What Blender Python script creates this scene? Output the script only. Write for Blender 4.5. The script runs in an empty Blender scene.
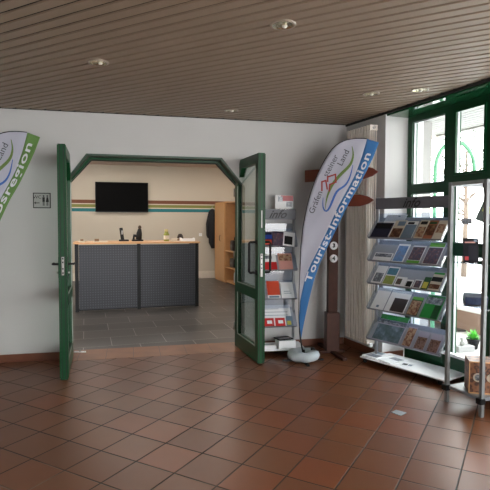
import bpy, bmesh, math, random
from mathutils import Vector, Matrix
random.seed(7)
S = bpy.context.scene
COL = S.collection
R = math.radians
V = Vector

# ------------------------------------------------------------------ materials
class NT:
    def __init__(s, name):
        s.mat = bpy.data.materials.new(name); s.mat.use_nodes = True
        s.t = s.mat.node_tree; s.n = s.t.nodes; s.b = s.n['Principled BSDF']
    def L(s, a, b): s.t.links.new(a, b)
    def node(s, k, **kw):
        x = s.n.new(k)
        for a, v in kw.items(): setattr(x, a, v)
        return x
    def m(s, op, a, b=None, c=None):
        x = s.node('ShaderNodeMath', operation=op)
        for i, v in enumerate((a, b, c)):
            if v is None: continue
            if isinstance(v, (int, float)): x.inputs[i].default_value = v
            else: s.L(v, x.inputs[i])
        return x.outputs[0]
    def mix(s, f, a, b):
        x = s.node('ShaderNodeMix', data_type='RGBA')
        for i, v in ((0, f), (6, a), (7, b)):
            if isinstance(v, (int, float)): x.inputs[i].default_value = v
            elif isinstance(v, tuple): x.inputs[i].default_value = (*v, 1) if len(v) == 3 else v
            else: s.L(v, x.inputs[i])
        return x.outputs[2]
    def ramp(s, f, stops, interp='LINEAR'):
        x = s.node('ShaderNodeValToRGB'); cr = x.color_ramp; cr.interpolation = interp
        while len(cr.elements) < len(stops): cr.elements.new(.5)
        for e, (p, c) in zip(cr.elements, stops): e.position = p; e.color = (*c, 1)
        s.L(f, x.inputs[0]); return x.outputs[0]
    def noise(s, scale, detail=3, vec=None, rough=.5):
        x = s.node('ShaderNodeTexNoise'); x.inputs['Scale'].default_value = scale
        x.inputs['Detail'].default_value = detail; x.inputs['Roughness'].default_value = rough
        s.L(vec if vec is not None else s.obj(), x.inputs['Vector']); return x.outputs[0]
    def obj(s):
        return s.node('ShaderNodeTexCoord').outputs['Object']
    def pos(s):
        sp = s.node('ShaderNodeSeparateXYZ'); s.L(s.node('ShaderNodeNewGeometry').outputs['Position'], sp.inputs[0])
        return sp.outputs
    def bump(s, h, strength=.3, dist=.01):
        x = s.node('ShaderNodeBump'); x.inputs['Strength'].default_value = strength; x.inputs['Distance'].default_value = dist
        s.L(h, x.inputs['Height']); s.L(x.outputs[0], s.b.inputs['Normal'])

def lin(c):
    return tuple((v/12.92 if v <= .04045 else ((v+.055)/1.055)**2.4) for v in c)
def rgb(r, g, b): return lin((r/255, g/255, b/255))

M = {}
def mat(name, c, rough=.5, metal=0, vary=.08, scale=12, spec=.5, bump=0):
    if name in M: return M[name]
    n = NT(name)
    d = tuple(max(0, v*(1-vary)) for v in c); u = tuple(min(1, v*(1+vary)) for v in c)
    f = n.noise(scale)
    n.L(n.mix(f, d, u), n.b.inputs['Base Color'])
    n.b.inputs['Roughness'].default_value = rough; n.b.inputs['Metallic'].default_value = metal
    n.b.inputs['Specular IOR Level'].default_value = spec
    if bump: n.bump(n.noise(scale*8), bump, .002)
    M[name] = n.mat; return n.mat
def photo(name, cols, scale=25):
    """printed picture: mottled colours"""
    if name in M: return M[name]
    n = NT(name)
    st = [(i/(len(cols)-1)*.5+.25, rgb(*c)) for i, c in enumerate(cols)]
    n.L(n.ramp(n.noise(scale, 4, None, .65), st), n.b.inputs['Base Color'])
    n.b.inputs['Roughness'].default_value = .3
    M[name] = n.mat; return n.mat
def glass(name, tint=(1, 1, 1), gl=.06, rough=.0):
    if name in M: return M[name]
    n = NT(name); t = n.node('ShaderNodeBsdfTransparent'); t.inputs[0].default_value = (*tint, 1)
    g = n.node('ShaderNodeBsdfGlossy'); g.inputs['Roughness'].default_value = rough
    lw = n.node('ShaderNodeFresnel'); lw.inputs[0].default_value = 1.45
    mx = n.node('ShaderNodeMixShader')
    n.L(n.m('MULTIPLY', n.m('MULTIPLY', lw.outputs[0], gl/.04), n.m('SUBTRACT', 1.0, n.node('ShaderNodeNewGeometry').outputs['Backfacing'])), mx.inputs[0]); n.L(t.outputs[0], mx.inputs[1]); n.L(g.outputs[0], mx.inputs[2])
    n.L(mx.outputs[0], n.n['Material Output'].inputs['Surface'])
    M[name] = n.mat; return n.mat
def emit(name, c, s):
    n = NT(name); n.b.inputs['Emission Color'].default_value = (*c, 1); n.b.inputs['Emission Strength'].default_value = s
    n.b.inputs['Base Color'].default_value = (*c, 1); M[name] = n.mat; return n.mat

green = mat('green paint', (.003, .055, .017), .35, vary=.15, spec=.28)
green_frame = mat('green window paint', (.003, .045, .016), .3, vary=.15, spec=.3)
green_soffit = mat('green gloss soffit', (.008, .075, .026), .05, vary=.1)
greygreen = mat('dull green reveal', (.035, .075, .05), .5)
white_wall = mat('white plaster', (.535, .53, .525), .9, vary=.03, scale=3, bump=.12)
white_gloss = mat('white lacquer', (.88, .88, .89), .35, vary=.02)
silver = mat('satin aluminium', (.36, .37, .39), .4, .6)
silver_dark = mat('grey metal', (.24, .25, .275), .4, .3)
header_grey = mat('header grey', (.13, .135, .155), .5)
tray_grey = mat('shelf grey', (.32, .34, .39), .35, .0)
black = mat('black plastic', (.008, .008, .009), .5, spec=.25)
blackgloss = mat('black glass', (.002, .002, .002), .5, spec=.04)
black_metal = mat('black metal', (.008, .009, .010), .45, .3, spec=.3)
steel = mat('brushed steel', (.34, .34, .33), .4, .8)
paper = mat('white paper', (.78, .79, .80), .6, vary=.02)
cream_paper = mat('cream paper', (.62, .56, .45), .6)
darkwood = mat('dark stained wood', (.050, .018, .012), .6, vary=.4, scale=18, spec=.2)
boxwood = mat('brown stained box wood', (.055, .020, .013), .5, vary=.35, scale=14, spec=.25)
arrowwood = mat('red brown sign wood', (.17, .038, .018), .45, vary=.2)
beech = mat('beech veneer', (.55, .30, .13), .4, vary=.1)
beech_dark = mat('reddish beech back', (.30, .11, .045), .5, vary=.15)
cream = mat('radiator enamel', (.80, .74, .66), .35, vary=.03)
flagwhite = mat('white flag cloth', (.46, .47, .56), .8, vary=.04, scale=6)
flagblue = mat('blue flag cloth', (.04, .17, .42), .75, vary=.1, scale=6)
flaggreen = mat('green flag cloth', (.13, .26, .07), .8, vary=.1, scale=6)
flaglogo_green = mat('logo green', (.14, .22, .06), .8)
flaglogo_blue = mat('logo blue', (.05, .13, .42), .8)
flaglogo_red = mat('logo red', (.33, .05, .045), .8)
flagletter = mat('flag letter white', (.72, .74, .78), .8)
ink = mat('black ink', (.01, .01, .012), .6)
inkgrey = mat('dark grey ink', (.06, .06, .07), .7)
weightm = mat('grey vinyl', (.42, .47, .50), .35, vary=.12, scale=9, bump=.2)
terracotta_base = None
glass_pane = glass('window glass', (.98, 1, .99), .05)
door_glass = glass('door glass', (.86, .92, .89), .10)
acrylic = glass('acrylic', (.80, .84, .9), .08, .05)

def m_terracotta():
    n = NT('terracotta tiles'); P = n.pos(); th = .5097; T = .2979; x0, y0 = -1.053, 3.615
    x = n.m('SUBTRACT', P[0], x0); y = n.m('SUBTRACT', P[1], y0)
    a = n.m('DIVIDE', n.m('SUBTRACT', n.m('MULTIPLY', x, math.cos(th)), n.m('MULTIPLY', y, math.sin(th))), T)
    b = n.m('DIVIDE', n.m('ADD', n.m('MULTIPLY', x, math.sin(th)), n.m('MULTIPLY', y, math.cos(th))), T)
    def edge(v):  # distance from the joint
        f = n.m('FRACT', n.m('ADD', v, 100.0)); return n.m('MINIMUM', f, n.m('SUBTRACT', 1.0, f))
    e = n.m('MINIMUM', edge(a), edge(b))
    w = n.node('ShaderNodeTexWhiteNoise', noise_dimensions='2D'); cx = n.node('ShaderNodeCombineXYZ')
    n.L(n.m('FLOOR', a), cx.inputs[0]); n.L(n.m('FLOOR', b), cx.inputs[1]); n.L(cx.outputs[0], w.inputs[0])
    base = n.ramp(w.outputs['Value'], [(0, (.135, .045, .016)), (.3, (.155, .054, .020)), (.6, (.175, .062, .023)), (.85, (.195, .055, .017)), (1, (.215, .062, .019))])
    mott = n.noise(4.5, 4)
    base = n.mix(n.m('MULTIPLY', mott, .45), base, (.11, .043, .018))
    g = n.node('ShaderNodeMapRange'); g.inputs[1].default_value = .012; g.inputs[2].default_value = .021; n.L(e, g.inputs[0])
    jn = n.noise(1.3, 2)
    joint = n.ramp(jn, [(.40, (.012, .008, .006)), (.58, (.035, .024, .018)), (.75, (.24, .17, .13))])
    n.L(n.mix(g.outputs[0], joint, base), n.b.inputs['Base Color'])
    n.L(n.m('ADD', n.m('MULTIPLY', n.noise(3, 2), .08), n.m('SUBTRACT', .60, n.m('MULTIPLY', g.outputs[0], .30))), n.b.inputs['Roughness'])
    n.b.inputs['Specular IOR Level'].default_value = .36
    n.bump(g.outputs[0], .5, .003); return n.mat
def m_strip(A0, t):
    n = NT('threshold tiles'); P = n.pos()
    x = n.m('SUBTRACT', P[0], A0.x); y = n.m('SUBTRACT', P[1], A0.y)
    a = n.m('DIVIDE', n.m('ADD', n.m('MULTIPLY', x, t.x), n.m('MULTIPLY', y, t.y)), .2979)
    f = n.m('FRACT', n.m('ADD', a, 100.35)); e = n.m('MINIMUM', f, n.m('SUBTRACT', 1.0, f))
    g = n.m('GREATER_THAN', e, .010)
    base = n.ramp(n.noise(5, 4), [(.3, (.20, .078, .030)), (.7, (.27, .108, .042))])
    n.L(n.mix(g, (.11, .06, .04), base), n.b.inputs['Base Color']); n.b.inputs['Roughness'].default_value = .42
    return n.mat
def m_slate():
    n = NT('slate floor tiles'); P = n.pos(); th = R(17.7); x0, y0 = -2.06, 6.33
    x = n.m('SUBTRACT', P[0], x0); y = n.m('SUBTRACT', P[1], y0)
    a = n.m('ADD', n.m('MULTIPLY', x, math.cos(th)), n.m('MULTIPLY', y, math.sin(th)))
    b = n.m('DIVIDE', n.m('SUBTRACT', n.m('MULTIPLY', y, math.cos(th)), n.m('MULTIPLY', x, math.sin(th))), .46)
    row = n.m('FLOOR', b)
    a2 = n.m('ADD', n.m('DIVIDE', a, .66), n.m('MULTIPLY', row, .5))
    fa = n.m('FRACT', n.m('ADD', a2, 100.0)); fb = n.m('FRACT', n.m('ADD', b, 100.0))
    ea = n.m('MULTIPLY', n.m('MINIMUM', fa, n.m('SUBTRACT', 1.0, fa)), .66); eb = n.m('MULTIPLY', n.m('MINIMUM', fb, n.m('SUBTRACT', 1.0, fb)), .46)
    e = n.m('GREATER_THAN', n.m('MINIMUM', ea, eb), .0038)
    w = n.node('ShaderNodeTexWhiteNoise', noise_dimensions='2D'); cx = n.node('ShaderNodeCombineXYZ')
    n.L(n.m('FLOOR', a2), cx.inputs[0]); n.L(row, cx.inputs[1]); n.L(cx.outputs[0], w.inputs[0])
    base = n.ramp(w.outputs['Value'], [(0, (.024, .023, .022)), (1, (.075, .068, .063))])
    vec = n.node('ShaderNodeMapping'); vec.inputs['Scale'].default_value = (1.5, 9, 1); vec.inputs['Rotation'].default_value = (0, 0, -th); n.L(n.obj(), vec.inputs[0])
    base = n.mix(n.m('MULTIPLY', n.noise(1.5, 5, vec.outputs[0], .6), .6), base, (.080, .070, .064))
    n.L(n.mix(e, (.30, .28, .26), base), n.b.inputs['Base Color']); n.b.inputs['Roughness'].default_value = .38
    return n.mat
def m_backwall():
    n = NT('beige wall with painted stripes'); z = n.pos()[2]
    def band(lo, hi): return n.m('MULTIPLY', n.m('GREATER_THAN', z, lo), n.m('LESS_THAN', z, hi))
    c = n.mix(n.noise(2), (.475, .42, .335), (.505, .45, .365))
    for lo, hi, k in ((1.962, 2.050, (.16, .06, .03)), (1.862, 1.938, (.19, .20, .05)), (1.752, 1.837, (.02, .155, .17)), (1.938, 1.962, (.6, .52, .42)), (1.837, 1.862, (.6, .52, .42))):
        c = n.mix(band(lo, hi), c, k)
    n.L(c, n.b.inputs['Base Color']); n.b.inputs['Roughness'].default_value = .85; return n.mat
def m_perf():
    n = NT('perforated charcoal metal'); sp = n.node('ShaderNodeSeparateXYZ'); n.L(n.obj(), sp.inputs[0])
    def c(v): return n.m('SUBTRACT', n.m('FRACT', n.m('ADD', n.m('DIVIDE', v, .042), 100.0)), .5)
    x, z = c(sp.outputs[0]), c(sp.outputs[2])
    d = n.m('SQRT', n.m('ADD', n.m('MULTIPLY', x, x), n.m('MULTIPLY', z, z)))
    h = n.m('LESS_THAN', d, .24)
    n.L(n.mix(h, (.027, .029, .036), (.056, .061, .071)), n.b.inputs['Base Color'])
    n.b.inputs['Roughness'].default_value = .45; n.b.inputs['Metallic'].default_value = .3
    return n.mat
slatm = mat('ceiling slat paint', (.285, .211, .154), .5, vary=.06, scale=4)

# ------------------------------------------------------------------ geometry helpers
class MB:
    def __init__(s): s.b = bmesh.new(); s.mats = []
    def mi(s, m):
        if m not in s.mats: s.mats.append(m)
        return s.mats.index(m)
    def _fin(s, faces, m, smooth=False):
        i = s.mi(m)
        for f in faces: f.material_index = i; f.smooth = smooth
    def box(s, c, d, m, rot=None, bev=0):
        X = Matrix.Translation(V(c)) @ (rot.to_4x4() if rot else Matrix()) @ Matrix.Diagonal((*d, 1))
        r = bmesh.ops.create_cube(s.b, size=1, matrix=X)
        fs = list({f for v in r['verts'] for f in v.link_faces}); s._fin(fs, m)
        if bev:
            es = list({e for f in fs for e in f.edges})
            q = bmesh.ops.bevel(s.b, geom=es, offset=bev, segments=2, profile=.6, affect='EDGES'); s._fin(q['faces'], m)
        return s
    def span(s, a, b, m, bev=0):
        return s.box([(p+q)/2 for p, q in zip(a, b)], [abs(q-p) for p, q in zip(a, b)], m, bev=bev)
    def tube(s, pts, r, m, n=10, cap=True):
        pts = [V(p) for p in pts]; rings = []; N = len(pts); up = None
        rr = r if isinstance(r, (list, tuple)) else [r]*N
        for i, p in enumerate(pts):
            t = (pts[min(i+1, N-1)]-pts[max(i-1, 0)]).normalized()
            if up is None: up = t.orthogonal().normalized()
            u = (up-t*up.dot(t)).normalized(); w = t.cross(u); up = u
            rings.append([s.b.verts.new(p+(u*math.cos(a)+w*math.sin(a))*rr[i]) for a in (2*math.pi*k/n for k in range(n))])
        fs = []
        for A, B in zip(rings, rings[1:]):
            for k in range(n): fs.append(s.b.faces.new((A[k], A[(k+1) % n], B[(k+1) % n], B[k])))
        s._fin(fs, m, True)
        if cap: s._fin([s.b.faces.new(rings[0][::-1]), s.b.faces.new(rings[-1])], m)
        return s
    def lathe(s, prof, m, c=(0, 0, 0), n=24, rot=None, closed=False):
        c = V(c); rings = []
        for r, z in prof:
            ring = []
            for k in range(n):
                a = 2*math.pi*k/n; p = V((r*math.cos(a), r*math.sin(a), z))
                if rot: p = rot @ p
                ring.append(s.b.verts.new(c+p))
            rings.append(ring)
        fs = []
        for A, B in zip(rings, rings[1:]):
            for k in range(n): fs.append(s.b.faces.new((A[k], A[(k+1) % n], B[(k+1) % n], B[k])))
        s._fin(fs, m, True)
        if not closed:
            for q in (rings[0][::-1], rings[-1]):
                if (q[0].co-q[n//2].co).length > 1e-4: s._fin([s.b.faces.new(q)], m)
        return s
    def prism(s, pts, vec, m):
        """polygon (3-D points) pushed along vec"""
        vec = V(vec); A = [s.b.verts.new(V(p)) for p in pts]; B = [s.b.verts.new(V(p)+vec) for p in pts]; n = len(pts)
        fs = [s.b.faces.new(A), s.b.faces.new(B[::-1])]
        for k in range(n): fs.append(s.b.faces.new((A[k], B[k], B[(k+1) % n], A[(k+1) % n])))
        s._fin(fs, m); return s
    def quad(s, pts, m):
        s._fin([s.b.faces.new([s.b.verts.new(V(p)) for p in pts])], m); return s
    def strip(s, A, B, m, smooth=False):
        a = [s.b.verts.new(V(p)) for p in A]; b = [s.b.verts.new(V(p)) for p in B]; fs = []
        for k in range(len(a)-1):
            fs.append(s.b.faces.new((a[k], b[k], b[k+1], a[k+1])))
        s._fin(fs, m, smooth); return s
    def build(s, name, parent=None, label=None, cat=None, group=None, kind=None, loc=None, mtx=None):
        bmesh.ops.recalc_face_normals(s.b, faces=s.b.faces[:])
        me = bpy.data.meshes.new(name); s.b.to_mesh(me); s.b.free()
        for m in s.mats: me.materials.append(m)
        o = bpy.data.objects.new(name, me); COL.objects.link(o)
        if parent: o.parent = parent
        if loc is not None: o.location = loc
        if mtx is not None: o.matrix_world = mtx
        tag(o, label, cat, group, kind); return o
def tag(o, label=None, cat=None, group=None, kind=None):
    for k, v in (('label', label), ('category', cat), ('group', group), ('kind', kind)):
        if v: o[k] = v
def thing(name, loc, rz, label, cat, group=None):
    o = bpy.data.objects.new(name, None); o.empty_display_size = .1; COL.objects.link(o)
    o.location = loc; o.rotation_euler = (0, 0, rz); tag(o, label, cat, group); return o
def copy_thing(o, loc=None, rz=None, label=None):
    c = o.copy(); COL.objects.link(c)
    for ch in [x for x in COL.objects if x.parent == o]:
        d = ch.copy(); COL.objects.link(d); d.parent = c
        for g in [x for x in COL.objects if x.parent == ch]:
            e = g.copy(); COL.objects.link(e); e.parent = d
    if loc is not None: c.location = loc
    if rz is not None: c.rotation_euler = (0, 0, rz)
    if label: c['label'] = label
    return c
def text_polys(txt, size=1, bold=0, shear=0, spacing=1, align='CENTER'):
    cu = bpy.data.curves.new('t', 'FONT'); cu.body = txt; cu.size = size; cu.offset = bold; cu.shear = shear
    cu.space_character = spacing; cu.align_x = align; cu.align_y = 'CENTER'; cu.resolution_u = 3
    ob = bpy.data.objects.new('t', cu); COL.objects.link(ob)
    me = bpy.data.meshes.new_from_object(ob)
    bpy.data.objects.remove(ob); bpy.data.curves.remove(cu)
    vs = [v.co.copy() for v in me.vertices]; fs = [tuple(p.vertices) for p in me.polygons]
    bpy.data.meshes.remove(me); return vs, fs
def add_text(mb, txt, size, m, fn, **kw):
    vs, fs = text_polys(txt, size, **kw)
    bv = [mb.b.verts.new(fn(v.x, v.y)) for v in vs]; i = mb.mi(m)
    for f in fs:
        try: q = mb.b.faces.new([bv[k] for k in f]); q.material_index = i
        except ValueError: pass

# ------------------------------------------------------------------ the two walls' frames
A0 = V((-2.601, 5.252, 0)); TB = V((.975, .2228, 0)).normalized(); NB = V((TB.y, -TB.x, 0))     # back wall, NB points into the hall
def Bp(s, n, z=0): return A0+TB*s+NB*n+V((0, 0, z))
AB = math.atan2(TB.y, TB.x)
E0 = V((1.504, 5.410, 0)); DE = V((.361, -.933, 0)).normalized(); NO = V((-DE.y, DE.x, 0))       # window wall, NO points outdoors
def Ep(s, o, z=0): return E0+DE*s+NO*o+V((0, 0, z))
W0 = Ep(0, .28)
def Wp(s, o, z=0): return W0+DE*s+NO*o+V((0, 0, z))
AE = math.atan2(DE.y, DE.x)
# where the two wall planes meet
den = TB.x*(-DE.y)+TB.y*DE.x
q = E0-A0; sX = (q.x*(-DE.y)+q.y*DE.x)/den; XC = A0+TB*sX
H = 2.68
SEND = 8.5
OL, OR, CL, CR, ZC, ZT = .662, 2.655, .910, 2.385, 1.905, 2.225

# ------------------------------------------------------------------ setting
def struct(mb, name, **k): return mb.build(name, kind='structure', **k)
# floor
mb = MB(); mb.prism([Bp(-1.0, 0), Bp(sX, 0), Ep(0, 0), Wp(0, 0), Wp(SEND, 0), Ep(SEND, -6.2)], (0, 0, -.1), m_terracotta())
struct(mb, 'floor')
mb = MB(); mb.prism([Bp(OL, .10, .001), Bp(OR, .10, .001), Bp(OR, -.36, .001), Bp(OL, -.36, .001)], (0, 0, -.08), m_strip(A0, TB)); struct(mb, 'floor_threshold')
mb = MB(); mb.prism([Bp(-2.5, -.36, 0), Bp(6.5, -.36, 0), Bp(6.5, -7.75, 0), Bp(-2.5, -7.75, 0)], (0, 0, -.1), m_slate()); struct(mb, 'floor_back_room')
# back wall with the door opening
mb = MB(); mb.prism([Bp(-1.1, 0, 0), Bp(OL, 0, 0), Bp(OL, 0, ZC), Bp(CL, 0, ZT), Bp(CR, 0, ZT), Bp(OR, 0, ZC), Bp(OR, 0, 0), Bp(sX, 0, 0), Bp(sX, 0, 3.1), Bp(-1.1, 0, 3.1)], -NB*.34, white_wall)
struct(mb, 'wall_back')
# back room side of wall, ceiling, far wall, sides
bw = m_backwall()
mb = MB(); mb.prism([Bp(-2.5, -7.513, 0), Bp(6.5, -7.513, 0), Bp(6.5, -7.513, 3.0), Bp(-2.5, -7.513, 3.0)], -NB*.2, bw); struct(mb, 'wall_back_room')
beige = mat('beige plaster', (.50, .45, .37), .85, vary=.03, scale=2)
mb = MB(); mb.prism([Bp(-2.5, -.34, 0), Bp(-2.5, -7.6, 0), Bp(-2.7, -7.6, 0), Bp(-2.7, -.34, 0)], (0, 0, 3), beige); struct(mb, 'wall_back_room_left')
mb = MB(); mb.prism([Bp(4.6, -.34, 0), Bp(4.6, -7.6, 0), Bp(4.8, -7.6, 0), Bp(4.8, -.34, 0)], (0, 0, 3), beige); struct(mb, 'wall_back_room_right')
mb = MB(); mb.prism([Bp(-2.6, -.34, 2.94), Bp(6.5, -.34, 2.94), Bp(6.5, -7.6, 2.94), Bp(-2.6, -7.6, 2.94)], (0, 0, .1), mat('pinkish ceiling paint', (.55, .45, .38), .8)); struct(mb, 'ceiling_back_room')
mb = MB(); mb.prism([Bp(-2.49, -7.512, 0), Bp(3.6, -7.512, 0), Bp(3.6, -7.512, .19), Bp(-2.49, -7.512, .19)], NB*.02, mat('cream skirting', (.62, .56, .47), .5)); struct(mb, 'baseboard_back_room')
# left and rear walls of the hall
mb = MB(); p = [Bp(-1.0, .0), Ep(SEND, -6.2)]; w = (p[1]-p[0]).normalized(); nn = V((w.y, -w.x, 0))
if nn.dot(V((1, 0, 0))) > 0: nn = -nn
mb.prism([p[0], p[1], p[1]+nn*.2, p[0]+nn*.2], (0, 0, 2.8), white_wall); struct(mb, 'wall_left')
mb = MB(); p = [Ep(SEND, -6.2), Ep(SEND, -3.2)]; mb.prism([p[0], p[1], p[1]+DE*.2, p[0]+DE*.2], (0, 0, 2.8), white_wall); struct(mb, 'wall_rear')
# window-side wall stub and pillar
mb = MB(); mb.prism([XC, Ep(0, 0), Ep(0, .28), Ep(-.02, .52), XC+NO*.52], (0, 0, 3.0), white_wall); struct(mb, 'wall_right')
# terracotta skirting
sk = mat('terracotta skirting', (.17, .060, .032), .4, vary=.15)
for nm, a, b, nrm in (('baseboard_left', Bp(-1.0, 0), Bp(.65, 0), NB), ('baseboard_right', Bp(2.66, 0), Bp(sX-.015, 0), NB), ('baseboard_radiator', XC+DE*.015, Ep(-.005, 0), -NO)):
    mb = MB(); mb.prism([a, b, b+nrm*.014, a+nrm*.014], (0, 0, .082), sk); struct(mb, nm)
mb = MB(); a, b = Ep(-.01, .0), Ep(-.01, .27); mb.prism([a+DE*.01, b+DE*.01, b+DE*.024, a+DE*.024], (0, 0, .082), sk); struct(mb, 'baseboard_pillar')
# ceiling: slats cut to the plan of the hall, gap above
th = -.5097
U = V((math.cos(th), math.sin(th), 0)); Wn = V((-U.y, U.x, 0))
mb = MB(); pitch = .0985
for k in range(-95, 75):
    c = V((0, 3.2, H+.006))+Wn*(k*pitch); mb.box(c, (30, pitch-.027, .012), slatm, rot=Matrix.Rotation(th, 3, 'Z'))
def cut(pt, nrm):
    bmesh.ops.bisect_plane(mb.b, geom=mb.b.verts[:]+mb.b.edges[:]+mb.b.faces[:], plane_co=pt, plane_no=nrm, clear_outer=True)
cut(Bp(0, 0), -NB); cut(Ep(0, 0), NO); cut(Bp(-1.0, 0), -V((w.y, -w.x, 0)) if V((w.y, -w.x, 0)).x > 0 else V((w.y, -w.x, 0))); cut(Ep(SEND, 0), DE)
struct(mb, 'ceiling')
mb = MB(); mb.prism([Bp(-1.0, 0, H+.03), Bp(sX, 0, H+.03), Ep(SEND, 0, H+.03), Ep(SEND, -6.2, H+.03)], (0, 0, .08), mat('dark ceiling void', (.012, .009, .007), .9)); struct(mb, 'ceiling_void')
shadow_line = mat('painted shadow line', (.012, .014, .012), .6)  # near-black strips paint in the shadow line along the ceiling edges
mb = MB(); mb.prism([Ep(-.98, -.012), Ep(SEND, -.012), Ep(SEND, .012), Ep(-.98, .012)], (0, 0, .036), shadow_line); o = struct(mb, 'trim_shadow_line_1'); o.location.z = H-.024
mb = MB(); mb.prism([Bp(-1.0, .0), Bp(sX, .0), Bp(sX, .012), Bp(-1.0, .012)], (0, 0, .02), shadow_line); o = struct(mb, 'trim_shadow_line_2'); o.location.z = H-.006
mb = MB(); mb.prism([Ep(.002, .012, 2.638), Ep(SEND, .012, 2.638), Ep(SEND, .36, 2.638), Ep(.002, .36, 2.638)], (0, 0, .2), green_soffit); struct(mb, 'ceiling_window_soffit')

# ------------------------------------------------------------------ windows
def wbox(mb, s0, s1, o0, o1, z0, z1, m):
    mb.prism([Wp(s0, o0, z0), Wp(s1, o0, z0), Wp(s1, o1, z0), Wp(s0, o1, z0)], (0, 0, z1-z0), m)
def sash(mb, s0, s1, z0, z1, bar, o0, o1, m):
    wbox(mb, s0, s0+bar, o0, o1, z0, z1, m); wbox(mb, s1-bar, s1, o0, o1, z0, z1, m)
    wbox(mb, s0+bar, s1-bar, o0, o1, z0, z0+bar, m); wbox(mb, s0+bar, s1-bar, o0, o1, z1-bar, z1, m)
bays = [(0.02, .635, 1.81, 1.905), (.635, 1.15, 1.865, 1.955)]
s = 1.15
while s < SEND-.6: bays.append((s, s+.62, 1.81, 1.905)); s += .62
for i, (s0, s1, zt0, zt1) in enumerate(bays):
    mb = MB(); m = green_frame
    wbox(mb, s0, s0+.07, 0, .07, .0, 2.64, m); wbox(mb, s1-.07, s1, 0, .07, .0, 2.64, m)          # outer stiles
    wbox(mb, s0+.07, s1-.07, 0, .07, 2.575, 2.64, m)                                              # head
    wbox(mb, s0+.07, s1-.07, 0, .07, zt0, zt1, m)                                                 # transom
    wbox(mb, s0+.07, s1-.07, .01, .06, 1.185, 1.30, m)                                            # middle rail
    wbox(mb, s0+.07, s1-.07, .0, .07, 0, .205, m)                                                 # bottom panel
    if i == 1: sash(mb, s0+.07, s1-.07, zt1, 2.575, .022, -.015, .0, green)
    o = struct(mb, 'window_%d' % (i+1))
    for z0, z1 in ((zt1, 2.575), (1.30, zt0), (.205, 1.185)):
        g = MB(); wbox(g, s0+.07, s1-.07, .03, .036, z0, z1, glass_pane); g.build('window_glass', o)
        f = MB(); sash(f, s0+.07, s1-.07, z0, z1, .010, .02, .045, silver); f.build('glazing_bead', o)
mb = MB(); wbox(mb, .06, SEND, -.05, .0, .205, .232, white_gloss); struct(mb, 'trim_window_sill')

# ------------------------------------------------------------------ outdoors
mb = MB(); wbox(mb, -14, 16, .5, 14, -.12, -.02, mat('pale paving', (.50, .49, .47), .8, vary=.06, scale=2)); struct(mb, 'floor_outside')
mb = MB(); wbox(mb, -3, 12, .07, .5, -.12, .0, mat('white threshold slab', (.75, .75, .74), .7)); struct(mb, 'floor_window_ledge')
cap = mat('white coping', (.75, .76, .75), .7)
mb = MB(); bmat = mat('beige render', (.26, .17, .13), .85, vary=.1)
wbox(mb, -4, 10, 1.75, 1.92, -.02, .27, bmat); wbox(mb, -4, 10, 1.72, 1.95, .27, .31, cap); struct(mb, 'wall_outside_low')
for k, (o0, z1) in enumerate(((2.6, .10), (3.3, .18), (4.1, .26))):
    mb = MB(); wbox(mb, -4, 10, o0, o0+.7, -.02, z1, cap); struct(mb, 'floor_outside_step_%d' % (k+1))
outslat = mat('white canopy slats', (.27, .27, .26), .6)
mb = MB()
for k in range(14): wbox(mb, -1.5, SEND, .36+k*.1, .36+k*.1+.085, 2.80, 2.815, outslat)
wbox(mb, -1.5, SEND, .34, 1.78, 2.83, 2.9, mat('canopy gap', (.12, .12, .12), .8)); wbox(mb, -1.5, SEND, 1.74, 1.80, 2.78, 2.9, outslat)
struct(mb, 'ceiling_outside_canopy')
mb = MB(); mb.prism([V((2.06, 6.45, -.1)), V((2.415, 6.53, -.1)), V((2.32, 7.0, -.1)), V((1.97, 6.9, -.1))], (0, 0, 2.9), mat('white render', (.30, .285, .28), .8)); struct(mb, 'wall_outside_pier')
# hoop-shaped green frame with a glass ring shelf
hp = V((2.505, 6.0, -.02)); t = thing('hoop_arch', hp, AB, 'light green metal hoop arch outside the window beside the white pier', 'arch')
gm = mat('pale green metal', (.16, .42, .24), .4); hr = .265
pts = [(-hr, 0, 0), (-hr, 0, 1.0), (-hr, 0, 2.14)]+[(-hr*math.cos(a), 0, 2.14+hr*1.3*math.sin(a)) for a in (math.pi*k/16 for k in range(1, 16))]+[(hr, 0, 2.14), (hr, 0, 2.0)]
MB().tube(pts, .024, gm, 10).build('arch_tube', t)
MB().tube([(hr*.95*math.cos(a), hr*.95*math.sin(a), 2.09) for a in (2*math.pi*k/24 for k in range(25))], .008, silver, 6).build('ring', t)
MB().tube([(hr*.95*math.cos(a), hr*.95*math.sin(a), 2.04) for a in (2*math.pi*k/24 for k in range(25))], .006, silver, 6).build('ring', t)
MB().lathe([(.01, 2.08), (.03, 2.10), (.035, 2.19), (.02, 2.24), (.035, 2.27), (.012, 2.34), (.008, 2.46)], gm, n=14).build('finial', t)
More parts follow.
